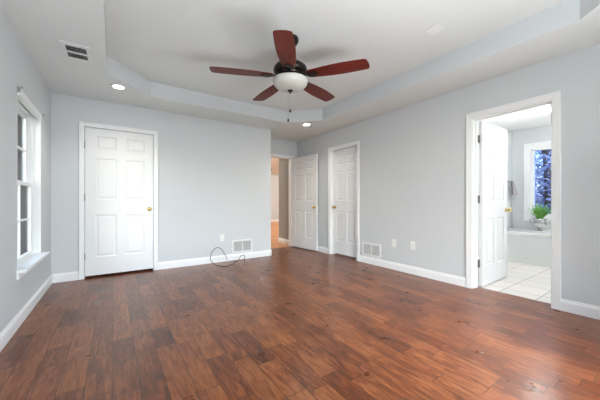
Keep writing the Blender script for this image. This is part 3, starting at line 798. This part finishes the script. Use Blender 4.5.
# folded towel gathered over the ring and fanning out below
rows = []
for j in range(15):
    t = j/14; z = 0.045-0.255*t; half = 0.045+0.075*t**0.8; row = []
    for k in range(25):
        s_ = k/24*2-1; fold = 0.012*math.sin(s_*9+t*2)*(0.4+0.6*t)
        row.append((s_*half, -0.100+fold-0.028*t, z+0.02*(1-s_*s_)*(1-t)))
    rows.append(row)
F = [[bm.verts.new(p) for p in r_] for r_ in rows]; Bk = [[bm.verts.new((x, y+0.022, z)) for x, y, z in r_] for r_ in rows]
for j in range(14):
    for k in range(24):
        f1 = bm.faces.new((F[j][k], F[j][k+1], F[j+1][k+1], F[j+1][k])); bm.faces.new((Bk[j][k], Bk[j+1][k], Bk[j+1][k+1], Bk[j][k+1]))
        if k < 3: f1.material_index = 1
    bm.faces.new((F[j][0], F[j+1][0], Bk[j+1][0], Bk[j][0])).material_index = 1; bm.faces.new((F[j][24], Bk[j][24], Bk[j+1][24], F[j+1][24]))
for k in range(24): bm.faces.new((F[0][k], Bk[0][k], Bk[0][k+1], F[0][k+1])); bm.faces.new((F[14][k], F[14][k+1], Bk[14][k+1], Bk[14][k]))
o = obj('hand_towel', bm, None, mats=[M['towel'], M['toweldark']]); o.location = (6.28, BN-0.002, 1.38)
tag(o, 'grey hand towel with a dark edge hanging on the ring in the bathroom', 'towel')

# bathroom ceiling light (bell shades on a short stem)
cl = empty('pendant_light', (4.92, 1.19, H), 'lit white bell-shaped light under the bathroom ceiling', 'ceiling light')
bm = bmesh.new(); lathe(bm, [(0, 0), (0.05, 0), (0.05, -0.012), (0.012, -0.022), (0.010, -0.05), (0.022, -0.055), (0.022, -0.07), (0, -0.07)], 24); obj('stem', bm, M['steel'], cl, smooth=True)
bm = bmesh.new(); lathe(bm, [(0.0, -0.066), (0.026, -0.068), (0.035, -0.085), (0.055, -0.12), (0.085, -0.150), (0.080, -0.150), (0.05, -0.122), (0.0, -0.10)], 28); obj('lamp_shade', bm, M['bathbulb'], cl, smooth=True)
d = bpy.data.lights.new('bath_lamp', 'POINT'); d.energy = 14; d.shadow_soft_size = 0.10; d.color = (1, 0.98, 0.95)
l = bpy.data.objects.new('bath_lamp', d); COL.objects.link(l); l.parent = cl; l.location = (0, 0, -0.55)
# out-of-view light bar added to brighten the bathroom
vl = empty('bath_fill_light', (4.9, -0.575, 2.0), 'unseen light bar added on the near bathroom wall for brightness', 'wall light')
bm = bmesh.new(); box(bm, -0.3, 0.3, 0, 0.03, -0.05, 0.05, 0.005); obj('back_plate', bm, M['chrome'], vl)
for x in (-0.2, 0, 0.2):
    bm = bmesh.new(); bmesh.ops.create_uvsphere(bm, u_segments=20, v_segments=12, radius=0.05, matrix=Matrix.Translation((x, 0.08, 0))); obj('globe', bm, M['bathbulb'], vl, smooth=True)
d = bpy.data.lights.new('bath_fill_lamp', 'AREA'); d.shape = 'RECTANGLE'; d.size = 0.6; d.size_y = 0.2; d.energy = 22; d.color = (1, 0.98, 0.95)
l = bpy.data.objects.new('bath_fill_lamp', d); COL.objects.link(l); l.parent = vl; l.location = (0, 0.16, 0); l.rotation_euler = (-PI/2, 0, 0)
l.rotation_euler = (PI/2, 0, PI)

# ------------------------------------------------------------------ hall / far room
def hall_fill_light(x, y, label, power):  # unseen fixtures added to light the hall and far room
    r = empty('added_ceiling_light', (x, y, H), label, 'ceiling light')
    bm = bmesh.new(); lathe(bm, [(0, 0), (0.10, 0), (0.10, -0.015), (0.02, -0.02), (0.02, -0.05), (0, -0.05)], 24); obj('mount', bm, M['bronze'], r, smooth=True)
    bm = bmesh.new(); lathe(bm, [(0, -0.05), (0.12, -0.05), (0.13, -0.07), (0.09, -0.11), (0, -0.13)], 24); obj('lamp_shade', bm, M['bathbulb'], r, smooth=True)
    d = bpy.data.lights.new('hall_fill_lamp', 'POINT'); d.energy = power; d.shadow_soft_size = 0.15; d.color = (1, 0.93, 0.85)
    l = bpy.data.objects.new('hall_fill_lamp', d); COL.objects.link(l); l.parent = r; l.location = (0, 0, -0.25)
hall_fill_light(3.0, 8.4, 'ceiling light added to brighten the room beyond the hall, hidden by the alcove', 70)
hall_fill_light(7.4, 9.0, 'second ceiling light added to brighten the room beyond the hall', 70)
pd = empty('pendant_lamp', (5.02, 9.40, H), 'small dark pendant hanging far beyond the open doorway', 'pendant lamp')
bm = bmesh.new(); lathe(bm, [(0, 0), (0.045, 0), (0.045, -0.012), (0.006, -0.018), (0.006, -0.10), (0, -0.10)], 16); obj('stem', bm, M['black'], pd)
bm = bmesh.new(); lathe(bm, [(0, -0.095), (0.02, -0.10), (0.085, -0.16), (0.08, -0.165), (0, -0.115)], 24); obj('lamp_shade', bm, M['black'], pd)

# ------------------------------------------------------------------ outdoors
bm = bmesh.new(); box(bm, -25, XL-0.17, -10, 25, -0.42, -0.40); struct('ground', bm, M['grass'], 'lawn outside the left window', 'ground')
bm = bmesh.new(); box(bm, BW+0.15, 30, -16, 16, -0.42, -0.40); struct('ground', bm, M['grass'], 'ground outside the bathroom window', 'ground')
def tree(x, y, h, m, label, seed, crown=1.4, base=0.25, tr=0.11, group=None, dens=900):
    random.seed(seed)
    r = empty('tree', (x, y, -0.40), label, 'tree', group=group)
    bm = bmesh.new(); pts = [(random.uniform(-.08, .08)*k, random.uniform(-.08, .08)*k, h*k/6) for k in range(7)]
    tube(bm, pts, tr, 9, taper=[tr*(1-0.12*k) for k in range(7)])
    for k in range(9):
        z = h*random.uniform(base, 0.9); a_ = random.uniform(0, 2*PI); ln = random.uniform(0.5, 1)*crown
        tube(bm, [(0, 0, z), (math.cos(a_)*ln*.5, math.sin(a_)*ln*.5, z+ln*.25), (math.cos(a_)*ln, math.sin(a_)*ln, z+ln*.4)], .03, 5, taper=[.04, .025, .01])
    obj('trunk', bm, M['bark'], r)
    bm = bmesh.new()
    for k in range(dens):
        t = random.uniform(base, 1.05); a_ = random.uniform(0, 2*PI); rad = crown*math.sqrt(random.random())*(1.15-abs(t-0.55))
        c_ = Vector((math.cos(a_)*rad, math.sin(a_)*rad, h*t)); s_ = random.uniform(.03, .08)
        u_ = Vector((random.gauss(0, 1), random.gauss(0, 1), random.gauss(0, 1))).normalized(); v_ = u_.orthogonal().normalized()
        vs = [bm.verts.new(c_+u_*s_*1.5), bm.verts.new(c_+v_*s_*.5), bm.verts.new(c_-u_*s_*1.5), bm.verts.new(c_-v_*s_*.5)]
        bm.faces.new(vs)
    obj('foliage', bm, m, r)
g = 'trees outside the bathroom window'
for k, (x, y, h) in enumerate(((10.0, 2.3, 6.0), (13.3, 2.6, 7.0), (13.0, 6.0, 6.5), (16.8, 3.6, 8.5))):
    tree(x, y, h, M['pine'], 'bluish dark tree beyond the bathroom window', 20+k, crown=1.2, base=0.12, group=g, dens=4200)
def shrub(x, y, s, label, seed):
    random.seed(seed); r = empty('shrub', (x, y, -0.40), label, 'shrub')
    bm = bmesh.new()
    for k in range(6): tube(bm, [(0, 0, 0), (random.uniform(-.3, .3)*s, random.uniform(-.3, .3)*s, s*.9)], .015, 5, taper=[.02, .008])
    obj('stem', bm, M['bark'], r)
    bm = bmesh.new()
    for k in range(900):
        c_ = Vector((random.uniform(-.5, .5)*s, random.uniform(-.5, .5)*s, s*random.uniform(.1, 1.1))); q = .05
        u_ = Vector((random.gauss(0, 1), random.gauss(0, 1), random.gauss(0, 1))).normalized(); v_ = u_.orthogonal().normalized()
        bm.faces.new([bm.verts.new(c_+u_*q*1.4), bm.verts.new(c_+v_*q*.6), bm.verts.new(c_-u_*q*1.4), bm.verts.new(c_-v_*q*.6)])
    obj('foliage', bm, M['shrub'], r)
shrub(8.0, 1.72, 1.15, 'green shrub low outside the bathroom window', 50)
g = 'brown trees outside the left window'
for k, (x, y, h) in enumerate(((-2.8, 9.0, 5.5), (-3.6, 13.6, 6), (-5.6, 18.2, 7))):
    tree(x, y, h, M['autumn'], 'brown-leaved tree outside the left window', 70+k, crown=1.4, base=0.22, group=g, dens=2500)
